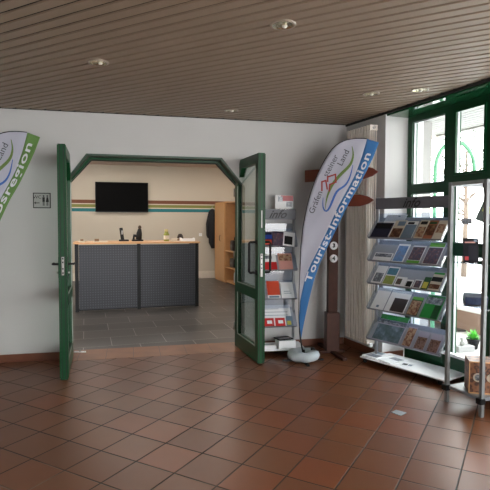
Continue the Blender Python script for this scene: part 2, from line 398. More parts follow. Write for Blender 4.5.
# tree beyond the paving
def tree(name, loc, h, r, label):
    t = thing(name, loc, 0, label, 'tree', 'trees beyond the paving'); rnd = random.Random(int(loc[0]*10))
    b = MB(); bark = mat('bark', (.12, .09, .07), .9)
    b.tube([(0, 0, 0), (.03, .02, h*.35), (0, 0, h*.7)], [.09, .07, .03], bark, 8)
    for k in range(12):
        a = rnd.uniform(0, 6.28); z = h*rnd.uniform(.3, .65); e = V((math.cos(a)*r*.8, math.sin(a)*r*.8, z+rnd.uniform(.1, .6)*r)); b.tube([(0, 0, z), (e*.5+V((0, 0, z*.5+.1))), e], [.03, .02, .008], bark, 6)
    b.build('trunk', t); f = MB(); lm = mat('grey green leaves', (.035, .045, .028), .8, vary=.4)
    for k in range(1500):
        d = V((rnd.gauss(0, 1), rnd.gauss(0, 1), rnd.gauss(0, .8))).normalized()*r*rnd.uniform(.35, 1); c = V((0, 0, h*.72))+d
        u = V((rnd.gauss(0, 1), rnd.gauss(0, 1), rnd.gauss(0, 1))).normalized(); v = u.orthogonal().normalized(); q = .05
        f.quad([c-u*q, c-v*q*.5, c+u*q, c+v*q*.5], lm)
    f.build('foliage', t)
tree('deciduous_tree', V((6.15, 14.0, -.02)), 5.0, 1.25, 'pale leafed tree outdoors seen through the upper right window pane')
# potted plant on the ground outside
t = thing('planter_box', V((2.60, 5.86, -.02)), AB, 'pale grey planter box outside the window next to the black pot', 'planter')
MB().span((-.12, -.06, 0), (.10, .08, .07), mat('pale concrete', (.3, .3, .3), .8), bev=.006).build('trough', t)
MB().lathe([(.02, .0), (.035, .03), (.015, .05), (.03, .08), (.0, .1)], mat('grey stone', (.3, .3, .28), .8), c=(-.03, 0, .07), n=10).build('stone_ornament', t)
t = thing('potted_plant', V((2.76, 5.98, -.02)), 0, 'bright green leafy plant in a black pot outside the window', 'plant')
MB().lathe([(.05, 0), (.075, .11), (.085, .11), (.085, .125), (.07, .125), (.06, .1)], black, n=18).build('pot', t)
f = MB(); lm = mat('bright leaf', (.12, .48, .06), .5, vary=.3)
for k in range(70):
    a = random.uniform(0, 6.28); e = random.uniform(.2, 1.4); d = V((math.cos(a)*math.cos(e), math.sin(a)*math.cos(e), math.sin(e))); L = random.uniform(.08, .15); sd = d.cross(V((0, 0, 1))).normalized()*.018
    b0 = V((0, 0, .11)); f.quad([b0, b0+d*L*.5+sd, b0+d*L+V((0, 0, -.01)), b0+d*L*.5-sd], lm)
f.build('leaves', t)

# ------------------------------------------------------------------ doorway frame and doors
def opening(inset, bottom=0):
    return [(OL+inset, bottom), (OL+inset, ZC+inset*.2), (CL+inset*.75, ZT-inset), (CR-inset*.75, ZT-inset), (OR-inset, ZC+inset*.2), (OR-inset, bottom)]
mb = MB()
def band(in0, in1, n0, n1, m):
    A, Bq = opening(in0), opening(in1)
    for k in range(5):
        (a, az), (b, bz), (c, cz), (d, dz) = A[k], A[k+1], Bq[k+1], Bq[k]
        mb.prism([Bp(a, n0, az), Bp(b, n0, bz), Bp(c, n0, cz), Bp(d, n0, dz)], NB*(n1-n0), m)
band(-.010, .0, .0, .008, greygreen); band(0, .012, -.24, .010, greygreen); band(.0, .034, -.24, -.15, green); band(.034, .042, -.22, -.185, mat('black seal', (.01, .012, .01), .7))
struct(mb, 'trim_door_frame')

def door(name, hinge, sgn, length, near_n, s_near):
    """leaf with chamfer at the hinge side; local x from hinge to free edge, z up"""
    near = Bp(s_near, near_n); d = near-hinge; L = d.length; ang = math.atan2(d.y, d.x)
    root = bpy.data.objects.new(name, None); COL.objects.link(root); root.location = hinge; root.rotation_euler = (0, 0, ang); root['kind'] = 'structure'
    T = .033; zb, zt, zc, cx = .012, 2.215, 1.97, .20; w = .095
    outer = [(0, zb), (0, zc), (cx, zt), (L, zt), (L, zb)]
    f = MB()
    def pr(pts, m=green, y0=-T, y1=T): f.prism([(x, y0, z) for x, z in pts], (0, y1-y0, 0), m)
    pr([(0, zb), (w, zb), (w, zc-.03), (0, zc)]); pr([(0, zc), (w, zc-.03), (cx+.055, zt-.1), (cx, zt)])
    pr([(cx, zt), (cx+.055, zt-.1), (L, zt-.1), (L, zt)]); pr([(L-w, zb), (L, zb), (L, zt-.1), (L-w, zt-.1)])
    pr([(w, zb), (L-w, zb), (L-w, zb+.16), (w, zb+.16)]); pr([(w, .68), (L-w, .68), (L-w, .79), (w, .79)])
    # rebate strips on the free edge
    for y in (-T-.006, T-.004): f.span((L-.03, y, zb+.02), (L+.006, y+.010, zt-.01), green)
    for y in (-.021, .015): f.span((L-.001, y, zb), (L+.0015, y+.006, zt-.005), M['black seal'])
    leaf = f.build('leaf_frame', root)
    g = MB(); g.prism([(w, -.006, .79), (w, -.006, zc-.03), (cx+.055, -.006, zt-.1), (L-w, -.006, zt-.1), (L-w, -.006, .79)], (0, .012, 0), door_glass); g.build('glass_pane', root)
    g = MB(); g.span((w, -.006, zb+.16), (L-w, .006, .68), door_glass); g.build('glass_pane', root)
    b = MB(); bead = mat('pale glazing seal', (.28, .33, .29), .4, .3)
    for z0, z1 in ((zb+.16, .68), (.79, zc-.05)):
        for yy in (-T-.002, T-.006):
            b.span((w-.002, yy, z0), (w+.010, yy+.008, z1), bead); b.span((L-w-.010, yy, z0), (L-w+.002, yy+.008, z1), bead)
            b.span((w, yy, z0), (L-w, yy+.008, z0+.010), bead)
    b.build('glazing_bead', root)
    lp = MB(); lp.span((L+.006, -.011, 1.0 if sgn < 0 else .93), (L+.009, .011, 1.17 if sgn < 0 else 1.17), steel)
    for z in (1.02, 1.06, 1.12, 1.155): lp.span((L+.009, -.006, z-.008), (L+.0105, .006, z+.008), black)
    lp.build('lock_plate', root)
    if sgn > 0:
        lp = MB(); lp.span((L+.006, -.005, 1.44), (L+.009, .005, 1.62), steel); lp.build('latch_strip', root)
        for y in (-1, 1):
            h = MB(); Y = y*(T+.085); x0 = L-.05; x1 = L-.05
            h.tube([(x0, y*T, 1.29), (x0, Y*.9, 1.29), (x0, Y, 1.28), (x0, Y, .98), (x0, Y*.9, .97), (x0, y*T, .97)], .013, black, 10)
            for z in (1.29, .97): h.box((x0, y*(T+.005), z), (.05, .012, .05), black, bev=.003)
            h.build('pull_handle', root)
    else:
        for y in (-1, 1):
            h = MB(); h.box((L-.045, y*(T+.005), 1.07), (.045, .010, .20), black, bev=.004)
            h.tube([(L-.045, y*T, 1.10), (L-.045, y*(T+.055), 1.10), (L-.06, y*(T+.062), 1.10), (L-.17, y*(T+.06), 1.10)], [.011, .011, .010, .008], black, 10)
            h.tube([(L-.045, y*T, 1.02), (L-.045, y*(T+.025), 1.02)], .010, steel, 8)
            h.build('lever_handle', root)
    for z in (.25, 1.1, 1.85):
        k = MB(); k.tube([(-.008, -T-.008, z-.05), (-.008, -T-.008, z+.05)], .009, steel, 8); k.build('hinge', root)
    return root
door('door_1', Bp(.700, -.10), -1, .9, .80, .748)
door('door_2', Bp(2.615, -.165), 1, .9, .665, 2.692)
t = thing('door_stop', (-1.888, 5.668, .002), 0, 'small white floor door stop beside the left green door leaf', 'door stop')
MB().span((-.068, -.012, 0), (.068, .012, .014), white_gloss, bev=.004).build('bar', t); MB().lathe([(.012, .014), (.012, .026), (.0, .028)], steel, n=12).build('pin', t)

# ------------------------------------------------------------------ back room contents
# reception counter
dx = V((-.835+2.8, 8.862-8.234, 0)); Ld = dx.length; da = math.atan2(dx.y, dx.x)
t = thing('reception_counter', (-2.8, 8.234, 0), da, 'charcoal perforated metal reception counter with pale wood top', 'counter')
pf = m_perf(); LW = Ld
MB().span((-.03, -.05, 1.125), (LW+.03, .72, 1.152), beech, bev=.003).build('worktop', t)
for a, b in ((.055, LW/2-.03), (LW/2+.03, LW-.055)): MB().span((a, .0, .03), (b, .02, 1.11), pf).build('front_panel', t)
for x in (.02, LW/2, LW-.02): MB().span((x-.03, -.012, 0), (x+.03, .05, 1.124), black_metal, bev=.003).build('post', t)
for x in (0.0, LW-.02): MB().span((x, .05, .03), (x+.02, .68, 1.124), black_metal).build('side_panel', t)
MB().span((.05, .005, .01), (LW-.05, .03, .05), black_metal).build('bottom_rail', t)
dm = Matrix.Translation((-2.8, 8.234, 1.152)) @ Matrix.Rotation(da, 4, 'Z')
def ondesk(x, y): return dm @ V((x, y, 0))
def at_px(x, depth): return None
# items on the counter
t = thing('leaflet_tray', ondesk(.10, .16), da, 'small cream leaflet tray at the left end of the counter', 'tray')
MB().span((-.05, -.05, 0), (.05, .05, .02), cream_paper, bev=.004).build('tray', t); MB().span((-.02, -.02, .02), (.03, .03, .05), mat('brown card', (.2, .11, .05), .6)).build('card_stack', t)
t = thing('desk_tray', ondesk(.36, .14), da, 'flat cream tray with a brown block near the left of the counter', 'tray')
MB().span((-.07, -.05, 0), (.16, .06, .015), cream_paper, bev=.004).build('tray', t); MB().span((-.05, -.03, .015), (.02, .03, .055), M['brown card']).build('card_stack', t)
t = thing('telephone_handset', ondesk(.80, .45), da, 'black cordless telephone standing in its cradle on the counter', 'telephone')
MB().span((-.07, -.05, 0), (.10, .05, .03), black, bev=.01).build('cradle', t); MB().box((-.02, 0, .13), (.06, .035, .22), black, rot=Matrix.Rotation(-.12, 3, 'Y'), bev=.012).build('handset', t); MB().span((-.03, -.022, .12), (.0, -.018, .19), mat('grey screen', (.3, .3, .3), .3)).build('screen', t)
t = thing('bronze_figurine', ondesk(1.05, .40), da, 'dark seated figurine in the middle of the counter', 'figurine')
f = MB(); f.span((-.10, -.06, 0), (.10, .06, .03), black, bev=.01); f.tube([(.02, 0, .03), (.03, 0, .14), (.04, 0, .22)], [.055, .05, .03], black, 12)
f.tube([(.03, 0, .08), (-.06, 0, .10), (-.07, 0, .03)], [.03, .028, .022], black, 8); f.build('body', t)
MB().lathe([(0, 0), (.025, .015), (.033, .04), (.02, .065), (0, .075)], mat('dark bronze', (.09, .06, .04), .4, .5), c=(.04, 0, .21), n=14).build('head', t)
t = thing('syrup_bottle', ondesk(1.56, .36), da, 'yellow green bottle with a cream label on the counter', 'bottle')
MB().lathe([(.045, 0), (.05, .02), (.05, .12), (.035, .15), (.03, .17)], mat('olive glass', (.25, .28, .05), .2), n=18).build('body', t)
MB().lathe([(.0515, .03), (.0515, .10)], cream_paper, n=18, closed=True).build('label_band', t); MB().lathe([(.034, .17), (.034, .21), (0, .212)], mat('yellow cap', (.55, .48, .2), .4), n=14).build('cap', t)
t = thing('card_box', ondesk(1.72, .30), da, 'low cream and brown card box on the right of the counter', 'box')
MB().span((-.07, -.05, 0), (.05, .05, .05), cream_paper, bev=.004).build('box', t); MB().span((.02, -.052, .01), (.05, -.05, .045), M['brown card']).build('card', t)
t = thing('paper_tray', ondesk(1.92, .26), da, 'white document tray at the right end of the counter', 'tray')
MB().span((-.12, -.08, 0), (.13, .10, .012), white_gloss).span((-.12, -.08, 0), (-.11, .10, .06), white_gloss).span((.12, -.08, 0), (.13, .10, .06), white_gloss).build('tray', t); MB().span((-.10, -.07, .012), (.11, .09, .045), paper).build('paper_stack', t)
t = thing('dark_stone', ondesk(1.86, .62), da, 'dark rounded stone behind the white document tray on the counter', 'stone')
MB().lathe([(.05, 0), (.062, .04), (.05, .09), (.03, .12), (0, .125)], mat('dark brown stone', (.035, .02, .015), .6, vary=.3), n=12).build('stone', t)
# television
t = thing('television', Bp(1.155, -7.505, 2.115), AB, 'black flat television mounted on the striped beige wall', 'television')
MB().span((-.655, -.07, -.375), (.655, -.02, .385), black, bev=.006).build('casing', t)
MB().span((-.64, -.0715, -.35), (.64, -.0705, .37), blackgloss).build('screen', t)
MB().span((-.2, -.02, -.15), (.2, 0, .15), black_metal).build('wall_bracket', t)
# coat on the wall
t = thing('hanging_coat', Bp(3.47, -7.42, 0), AB, 'black coat hanging on the far wall beside the beech wardrobe', 'coat')
f = MB(); clothm = mat('black cloth', (.010, .010, .012), .9)
f.tube([(0, 0, 1.84), (.0, 0, 1.76), (.0, -.01, 1.55), (.01, 0, 1.2), (.02, 0, .95), (.03, 0, .80)], [.03, .10, .13, .12, .11, .05], clothm, 12); f.build('body', t)
MB().tube([(-.07, -.02, 1.70), (-.12, -.03, 1.45), (-.12, -.03, 1.15), (-.10, -.03, 1.08)], [.045, .05, .042, .03], clothm, 8).build('sleeve', t)
MB().tube([(0, .09, 1.87), (0, .0, 1.86), (0, -.03, 1.90)], .008, steel, 6).build('coat_hook', t)
t = thing('light_switch', Bp(3.17, -7.50, 1.16), AB, 'small white switch plate on the beige wall left of the coat', 'switch')
MB().span((-.04, -.008, -.04), (.04, .01, .04), white_gloss, bev=.003).build('plate', t); MB().span((-.025, -.013, -.025), (.025, -.008, .025), paper).build('rocker', t)
# cupboards along the right side
cv = V((-.278+.820, 11.665-13.208, 0)).normalized(); ca = math.atan2(cv.y, cv.x); K0 = V((-.78, 13.15, 0))
t = thing('wardrobe', K0, ca, 'tall beech wardrobe with a closed door at the far end of the back room', 'wardrobe')
MB().span((0, .0, .0), (.87, .45, 2.0), beech).build('body', t)
MB().span((.01, -.02, .06), (.86, 0, 1.98), beech, bev=.003).build('door', t)
MB().tube([(.52, -.02, 1.02), (.52, -.045, 1.04), (.52, -.045, 1.14), (.52, -.02, 1.16)], .008, black, 6).build('handle', t)
K1 = K0+cv*.875
t = thing('open_shelf_unit', K1, ca, 'open beech shelf unit next to the wardrobe holding black bags', 'shelf')
D = .45; WU = 1.0
MB().span((0, .0, 0), (.02, D, 2.0), beech).build('side_panel', t); MB().span((WU-.02, .0, 0), (WU, D, 2.0), beech).build('side_panel', t)
MB().span((.02, D-.02, .03), (WU-.02, D, 2.0), beech_dark).build('back_panel', t)
for z in (.05, .40, .80, 1.98): MB().span((.02, 0, z-.02), (WU-.02, D-.02, z), beech).build('shelf', t)
cm = Matrix.Translation(K1) @ Matrix.Rotation(ca, 4, 'Z')
leather = mat('black leather', (.012, .011, .012), .35)
for x, z, w_, h_, lb in ((.30, .80, .22, .30, 'black bag standing on the top shelf of the open beech unit'), (.32, .40, .34, .26, 'black bag on the middle shelf of the open beech unit')):
    t = thing('bag', cm @ V((x, .16, z)), ca, lb, 'bag', 'bags in the open shelf unit')
    f = MB(); f.box((0, 0, h_/2*.85), (w_, .2, h_*.85), leather, bev=.04); f.build('body', t)
    MB().tube([(-w_*.25, 0, h_*.8), (-w_*.2, 0, h_*1.1), (w_*.2, 0, h_*1.1), (w_*.25, 0, h_*.8)], .012, leather, 8).build('handle', t)
    MB().span((-w_*.3, -.108, h_*.3), (w_*.3, -.10, h_*.5), mat('grey label', (.12, .12, .12), .5)).build('buckle', t)
t = thing('water_bottle', cm @ V((.45, .12, .05)), ca, 'pale bottle on the lowest shelf of the open beech unit', 'bottle')
MB().lathe([(.04, 0), (.04, .2), (.015, .25), (.015, .28), (0, .28)], mat('pale plastic', (.5, .55, .6), .3), n=12).build('body', t); MB().lathe([(.018, .28), (.018, .30), (0, .302)], paper, n=10).build('cap', t)
# luminaires in the back room
lumm = emit('luminaire diffuser', (1, .93, .86), 12)
for (x, y), lb in zip(((-3.50, 11.45), (-1.84, 11.75)), ('square ceiling light above the left end of the television', 'square ceiling light above the right end of the television')):
    t = thing('ceiling_panel_light', (x, y, 2.94), AB, lb, 'ceiling light', 'ceiling lights of the back room')
    MB().span((-.32, -.32, -.025), (.32, .32, 0), white_gloss, bev=.003).build('frame', t); MB().span((-.29, -.29, -.028), (.29, .29, -.024), lumm).build('diffuser', t)
for k, (x, y) in enumerate(((-3.9, 8.6), (-2.1, 9.0), (-.3, 9.5), (-3.3, 6.9), (-.9, 7.2), (-.2, 12.0))):
    t = thing('ceiling_panel_light', (x, y, 2.94), AB, 'square ceiling light of the back room nearer the doorway than the television', 'ceiling light', 'ceiling lights of the back room out of view')
    MB().span((-.32, -.32, -.025), (.32, .32, 0), white_gloss, bev=.003).build('frame', t); MB().span((-.29, -.29, -.028), (.29, .29, -.024), lumm).build('diffuser', t)

# ------------------------------------------------------------------ hall ceiling downlights
brass = mat('reflector gold', (.62, .55, .38), .22, .8)
for (x, y), lb in zip(((-1.093, 3.761), (.223, 3.043), (-.152, 5.346), (1.149, 4.637), (1.55, 4.50)), ('round recessed downlight nearest the left wall', 'largest round downlight with golden reflector near the top of the picture', 'small round downlight above the doorway', 'round downlight above the pointed signpost', 'round downlight closest to the window wall')):
    t = thing('downlight', (x, y, H), 0, lb, 'ceiling light', 'recessed downlights of the slatted ceiling')
    MB().lathe([(.062, -.002), (.066, -.008), (.076, -.008), (.08, 0)], mat('downlight rim', (.30, .24, .19), .4), n=28, closed=True).build('rim', t)
    MB().lathe([(.064, -.0075), (.058, -.003), (.040, -.0012), (.0, -.0008)], brass, n=28, closed=True).build('reflector', t)
    MB().lathe([(.0, -.013), (.012, -.012), (.016, -.006), (.016, -.001)], mat('frosted bulb', (.8, .78, .7), .3), c=(.012, .02, 0), n=14, closed=True).build('bulb', t)

# ------------------------------------------------------------------ radiator
ra = math.atan2(-DE.y, -DE.x)     # local x runs towards the back wall, local -y into the wall
t = thing('column_radiator', (1.353, 5.455, 0), ra, 'tall cream column radiator between the back wall and the white pillar', 'radiator')
for k in range(9):
    x = .022+k*.0525; f = MB()
    if k: f.span((x-.0115, -.014, .19), (x+.0115, 0, 2.51), cream, bev=.004).span((x-.0025, -.090, .19), (x+.0025, -.020, 2.51), cream)
    else:
        for y in (-.009, -.036, -.063, -.090): f.tube([(x, y, .19), (x, y, 2.51)], .0085, cream, 10)
    f.span((x-.014, -.100, .15), (x+.014, .002, .20), cream, bev=.006); f.span((x-.014, -.100, 2.50), (x+.014, .002, 2.56), cream, bev=.006)
    f.span((x-.026, -.06, .165), (x+.026, -.035, .185), cream); f.span((x-.026, -.06, 2.52), (x+.026, -.035, 2.54), cream)
    f.build('column', t)
MB().tube([(-.004, -.048, 2.53), (.009, -.048, 2.53)], .016, steel, 14).build('end_cap', t)
MB().span((-.02, -.060, .13), (.004, -.015, .17), white_gloss, bev=.004).build('valve', t)
t2 = MB().tube([(.455, -.04, 2.46), (.53, -.04, 2.46)], .012, black, 8).build('pipe', t)

# ------------------------------------------------------------------ WC sign
t = thing('restroom_sign', Bp(.445, .0, 1.722), AB, 'small framed WC sign with two figures and arrow on the white wall', 'sign')
MB().span((-.088, .0, -.082), (.088, -.012, .082), black, bev=.002).build('frame', t)
MB().span((-.079, -.0125, -.073), (.079, -.0135, .073), mat('sign grey', (.42, .42, .41), .5)).build('panel', t)
f = MB(); add_text(f, 'WC', .048, ink, lambda x, y: V((x-.045, -.0145, y+.035)))
f.span((-.072, -.0145, -.030), (-.022, -.0140, -.022), ink); f.prism([(-.078, -.0145, -.026), (-.06, -.0145, -.012), (-.06, -.0145, -.040)], (0, .0005, 0), ink)
f.build('lettering', t); f = MB()
for x, skirt in ((.018, 0), (.056, 1)):
    f.lathe([(0, 0), (.009, 0)], ink, c=(x, -.0145, .048), rot=Matrix.Rotation(math.pi/2, 3, 'X'), n=12)
    if skirt: f.prism([(x-.008, -.0145, .035), (x+.008, -.0145, .035), (x+.016, -.0145, -.015), (x-.016, -.0145, -.015)], (0, .0005, 0), ink)
    else: f.span((x-.012, -.0145, -.015), (x+.012, -.0140, .035), ink)
    f.span((x-.008, -.0145, -.055), (x-.002, -.0140, -.012), ink); f.span((x+.002, -.0145, -.055), (x+.008, -.0140, -.012), ink)
    f.build('pictogram', t); f = MB()
f.b.free()

# ------------------------------------------------------------------ beach flags
LEFT = [(-.0, .229), (-.012, .45), (-.012, .659), (-.004, .985), (.003, 1.201), (.025, 1.459), (.08, 1.736), (.162, 1.978), (.23, 2.123), (.3, 2.238), (.363, 2.306), (.435, 2.347), (.506, 2.364), (.57, 2.368), (.678, 2.357)]
INN = [(-.004, .638), (.017, .747), (.059, .938), (.115, 1.06), (.186, 1.204), (.29, 1.43), (.388, 1.655), (.482, 1.83), (.572, 2.009), (.63, 2.18), (.678, 2.357)]
RIGHT = [(.011, .229), (.03, .36), (.063, .511), (.145, .884), (.21, 1.07), (.291, 1.249), (.40, 1.48), (.511, 1.711), (.60, 1.87), (.682, 2.033), (.745, 2.17), (.797, 2.312)]
def resample(P, n):
    L = [0]
    for a, b in zip(P, P[1:]): L.append(L[-1]+math.hypot(b[0]-a[0], b[1]-a[1]))
    out = []
    for i in range(n):
        d = L[-1]*i/(n-1); k = max(j for j in range(len(L)) if L[j] <= d+1e-9); k = min(k, len(P)-2)
        f = (d-L[k])/(L[k+1]-L[k]); out.append((P[k][0]+(P[k+1][0]-P[k][0])*f, P[k][1]+(P[k+1][1]-P[k][1])*f))
    return out
def smooth(P, it=2):
    for _ in range(it): P = [P[0]]+[((a[0]+2*b[0]+c[0])/4, (a[1]+2*b[1]+c[1])/4) for a, b, c in zip(P, P[1:], P[2:])]+[P[-1]]
    return P
def wav(x, z): return .008*math.sin(9*x+6*z)*math.sin(3*z)+.004*math.sin(31*x-17*z)
def sheet(A, Bq, m, name, root, cols=10):
    f = MB(); n = len(A); g = []
    for i in range(n):
        row = []
        for j in range(cols+1):
            k = j/cols; x = A[i][0]*(1-k)+Bq[i][0]*k; z = A[i][1]*(1-k)+Bq[i][1]*k; row.append(f.b.verts.new((x, wav(x, z), z)))
        g.append(row)
    fs = []
    for i in range(n-1):
        for j in range(cols):
            try: fs.append(f.b.faces.new((g[i][j], g[i][j+1], g[i+1][j+1], g[i+1][j])))
            except ValueError: pass
    f._fin(fs, m, True); o = f.build(name, root)
    md = o.modifiers.new('thickness', 'SOLIDIFY'); md.thickness = .002; md.offset = 0; return o
def ribbon(P, w, m, name, root, dy=-.006):
    P = smooth(resample(P, 26), 3); f = MB(); A = []; Bq = []
    for i, p in enumerate(P):
        a, b = P[max(i-1, 0)], P[min(i+1, len(P)-1)]; t = V((b[0]-a[0], b[1]-a[1])).normalized()
        k = w(i/(len(P)-1)) if callable(w) else w
        for L_, sg in ((A, 1), (Bq, -1)):
            x, z = p[0]-t.y*k*sg, p[1]+t.x*k*sg; L_.append((x, wav(x, z)+dy, z))
    f.strip(A, Bq, m); return f.build(name, root)
def beach_flag(loc, rz, word, bandm, start, size, endgap, label):
    t = thing('beach_flag', loc, rz, label, 'flag', 'beach flags in the hall')
    N = 60
    lw = resample([(-.012, .659)]+LEFT[3:], N); iw = resample(INN, N)
    sheet(lw, iw, flagwhite, 'flag_cloth', t, 12)
    bandin = resample([LEFT[0], LEFT[1]]+INN, N); rb = resample(RIGHT, N)
    sheet(bandin, rb, bandm, 'flag_band', t, 5)
    # pole running up the sleeve
    pole = smooth(resample([(.04, .04), (.03, .12), (.0, .229)]+[(x-.004, z) for x, z in LEFT[1:]], 50), 2)
    MB().tube([(x, wav(x, z), z) for x, z in pole], [.009 if z < .32 else .0045 for x, z in pole], black, 8).build('pole', t)
    # lettering along the band
    mid = smooth(resample([((a[0]+b[0])/2, (a[1]+b[1])/2) for a, b in zip(bandin, rb)], 200), 12)
    L = [0]
    for a, b in zip(mid, mid[1:]): L.append(L[-1]+math.hypot(b[0]-a[0], b[1]-a[1]))
    def on(d):
        k = max(0, min(len(mid)-2, next((j for j in range(len(L)) if L[j] > d), len(L))-1)); f = (d-L[k])/(L[k+1]-L[k])
        a, b = mid[k], mid[k+1]; tt = V((b[0]-a[0], b[1]-a[1])).normalized(); return V((a[0]+(b[0]-a[0])*f, a[1]+(b[1]-a[1])*f)), tt
    vs, fs = text_polys(word, 1, bold=.018, spacing=1.06, align='LEFT'); mx = max(v.x for v in vs); ymn = min(v.y for v in vs); ymx = max(v.y for v in vs)
    f = MB(); kx = (L[-1]-start-endgap)/mx; bv = []
    for v in vs:
        p, tt = on(start+v.x*kx); hh = (v.y-(ymn*.35+ymx*.65)+.21)*size; x, z = p.x-tt.y*hh, p.y+tt.x*hh; bv.append(f.b.verts.new((x, wav(x, z)-.007, z)))
    i = f.mi(flagletter)
    for q in fs:
        try: f.b.faces.new([bv[k] for k in q]).material_index = i
        except ValueError: pass
    f.build('lettering', t)
    # emblem: swooshes and castle outline, three words
    ribbon([(.528, 2.285), (.549, 2.195), (.52, 2.093), (.408, 1.993), (.326, 1.891), (.275, 1.766), (.256, 1.63)], lambda k: .003+.013*math.sin(math.pi*min(1, k*1.05)), flaglogo_green, 'emblem_green_swoosh', t)
    ribbon([(.54, 2.093), (.511, 1.959), (.461, 1.867), (.42, 1.858), (.379, 1.837), (.318, 1.681), (.277, 1.597), (.245, 1.608), (.228, 1.68), (.236, 1.76)], lambda k: .003+.008*math.sin(math.pi*k), flaglogo_blue, 'emblem_blue_swoosh', t, -.0075)
    f = MB(); cp = [(.205, 1.80), (.215, 1.885), (.262, 1.875), (.275, 1.80), (.30, 1.85), (.292, 1.925), (.345, 1.955), (.362, 1.90)]
    cp = [(.222, 1.835), (.222, 1.925), (.262, 1.938), (.278, 1.85), None, (.282, 1.93), (.282, 1.975), (.362, 2.00), (.368, 1.92), (.305, 1.895), (.300, 1.83)]
    for a, b in zip(cp, cp[1:]):
        if a is None or b is None: continue
        d = V((b[0]-a[0], b[1]-a[1])).normalized()*.008; nx = V((-d.y, d.x)); f.quad([(q.x, wav(q.x, q.y)-.0085, q.y) for q in (V(a)-d+nx, V(b)+d+nx, V(b)+d-nx, V(a)-d-nx)], flaglogo_red)
    f.build('emblem_castle', t)
    for wd, a, b, sz in (('Gräfen', (.105, 1.60), (.200, 1.825), .086), ('steiner', (.250, 1.985), (.365, 2.20), .085), ('Land', (.40, 2.10), (.475, 2.245), .088)):
        f = MB(); a, b = V(a), V(b); d = (b-a).normalized(); c = (a+b)/2; nx = V((-d.y, d.x)); vs, fs = text_polys(wd, sz); k = (b-a).length/(max(v.x for v in vs)-min(v.x for v in vs)); bv = []
        for v in vs:
            q = c+d*v.x*k+nx*(v.y-.005); bv.append(f.b.verts.new((q.x, wav(q.x, q.y)-.007, q.y)))
        i = f.mi(inkgrey)
        for q in fs: f.b.faces.new([bv[k2] for k2 in q]).material_index = i
        f.build('emblem_word', t)
    # water weight: a squashed ring on black cross feet
    f = MB(); n = 40; pr = 10; ring = []
    for i in range(n):
        a = 2*math.pi*i/n; row = []
        for j in range(pr):
            b = 2*math.pi*j/pr; rr = .115+.062*math.cos(b)+.005*math.sin(5*a); row.append(f.b.verts.new((.035+rr*math.cos(a), rr*math.sin(a), .064+.052*math.sin(b)+.004*math.sin(7*a))))
        ring.append(row)
    f._fin([f.b.faces.new((ring[i][j], ring[(i+1) % n][j], ring[(i+1) % n][(j+1) % pr], ring[i][(j+1) % pr])) for i in range(n) for j in range(pr)], weightm, True); f.build('water_weight', t)
    f = MB()
    for k in range(4):
        a = R(25+90*k); f.box((.035+.11*math.cos(a), .11*math.sin(a), .008), (.23, .03, .014), black, rot=Matrix.Rotation(a, 3, 'Z'))
    f.lathe([(.05, 0), (.05, .03), (.015, .045), (.015, .12), (0, .12)], black, c=(.04, 0, 0), n=16); f.build('cross_foot', t)
    MB().lathe([(.022, 0), (.026, .02), (.018, .03), (0, .03)], black, c=(.13, .06, .105), n=12).build('filler_cap', t)
    return t
beach_flag((.60, 5.37, 0), R(-17.4), 'Tourist-Information', flagblue, .635, .098, .135, 'blue and white beach flag reading Tourist-Information in a grey water weight')
beach_flag((-2.775, 4.80, 0), R(5), 'Urlaubsregion', flaggreen, .92, .098, .09, 'green and white beach flag cut off at the left edge of the photo')

# ------------------------------------------------------------------ signpost
t = thing('wooden_signpost', (1.0, 5.70, 0), R(8), 'dark wooden signpost with red brown pointed arrow boards behind the blue flag', 'signpost')
MB().span((-.055, -.04, .03), (.055, .04, 2.22), darkwood, bev=.004).build('post', t)
MB().span((-.075, -.06, .03), (.075, .06, .47), boxwood, bev=.004).build('foot_box', t)
for a, L_ in ((R(-84), .72), (R(6), .30)):
    MB().box((0 if L_ < .4 else .0, 0, .016), (L_*1.0, .05, .030), darkwood, rot=Matrix.Rotation(a, 3, 'Z'), bev=.003).build('foot_beam', t)
sr = R(8)
def arrow(z, p_tip, p_end, h, nm='arrow_board'):
    m = Matrix.Rotation(-sr, 4, 'Z') @ Matrix.Translation((-1.0, -5.70, 0)); a, b = m @ V((*p_end, 0)), m @ V((*p_tip, 0)); d = (b-a).normalized(); L_ = (b-a).length
    pts = [a+V((0, 0, z-h/2)), a+d*(L_-.16)+V((0, 0, z-h/2)), a+d*(L_-.06)+V((0, 0, z-h*.3)), b+V((0, 0, z)), a+d*(L_-.06)+V((0, 0, z+h*.3)), a+d*(L_-.16)+V((0, 0, z+h/2)), a+V((0, 0, z+h/2))]
    nrm = V((d.y, -d.x, 0)); f = MB(); f.prism([p+nrm*.045 for p in pts], nrm*.02, arrowwood); f.build(nm, t)
    f = MB(); c = a+d*(L_*.62)+nrm*.0665; add_text(f, 'Pfad', .06, darkwood, lambda x, y: c+d*x+V((0, 0, z+y))) if False else None
    f.b.free()
arrow(2.03, (1.425, 5.30), (.73, 5.86), .135); arrow(1.735, (1.385, 5.30), (.95, 5.66), .125)
for z, ch in ((1.235, '3'), (1.09, '4')):
    f = MB(); rx = Matrix.Rotation(math.pi/2, 3, 'X'); f.lathe([(.0, 0), (.046, 0), (.046, .006), (0, .006)], paper, c=(0, -.041, z), rot=rx, n=24)
    add_text(f, ch, .06, ink, lambda x, y: V((x, -.0485, z+y)), bold=.004); f.build('number_disc', t)

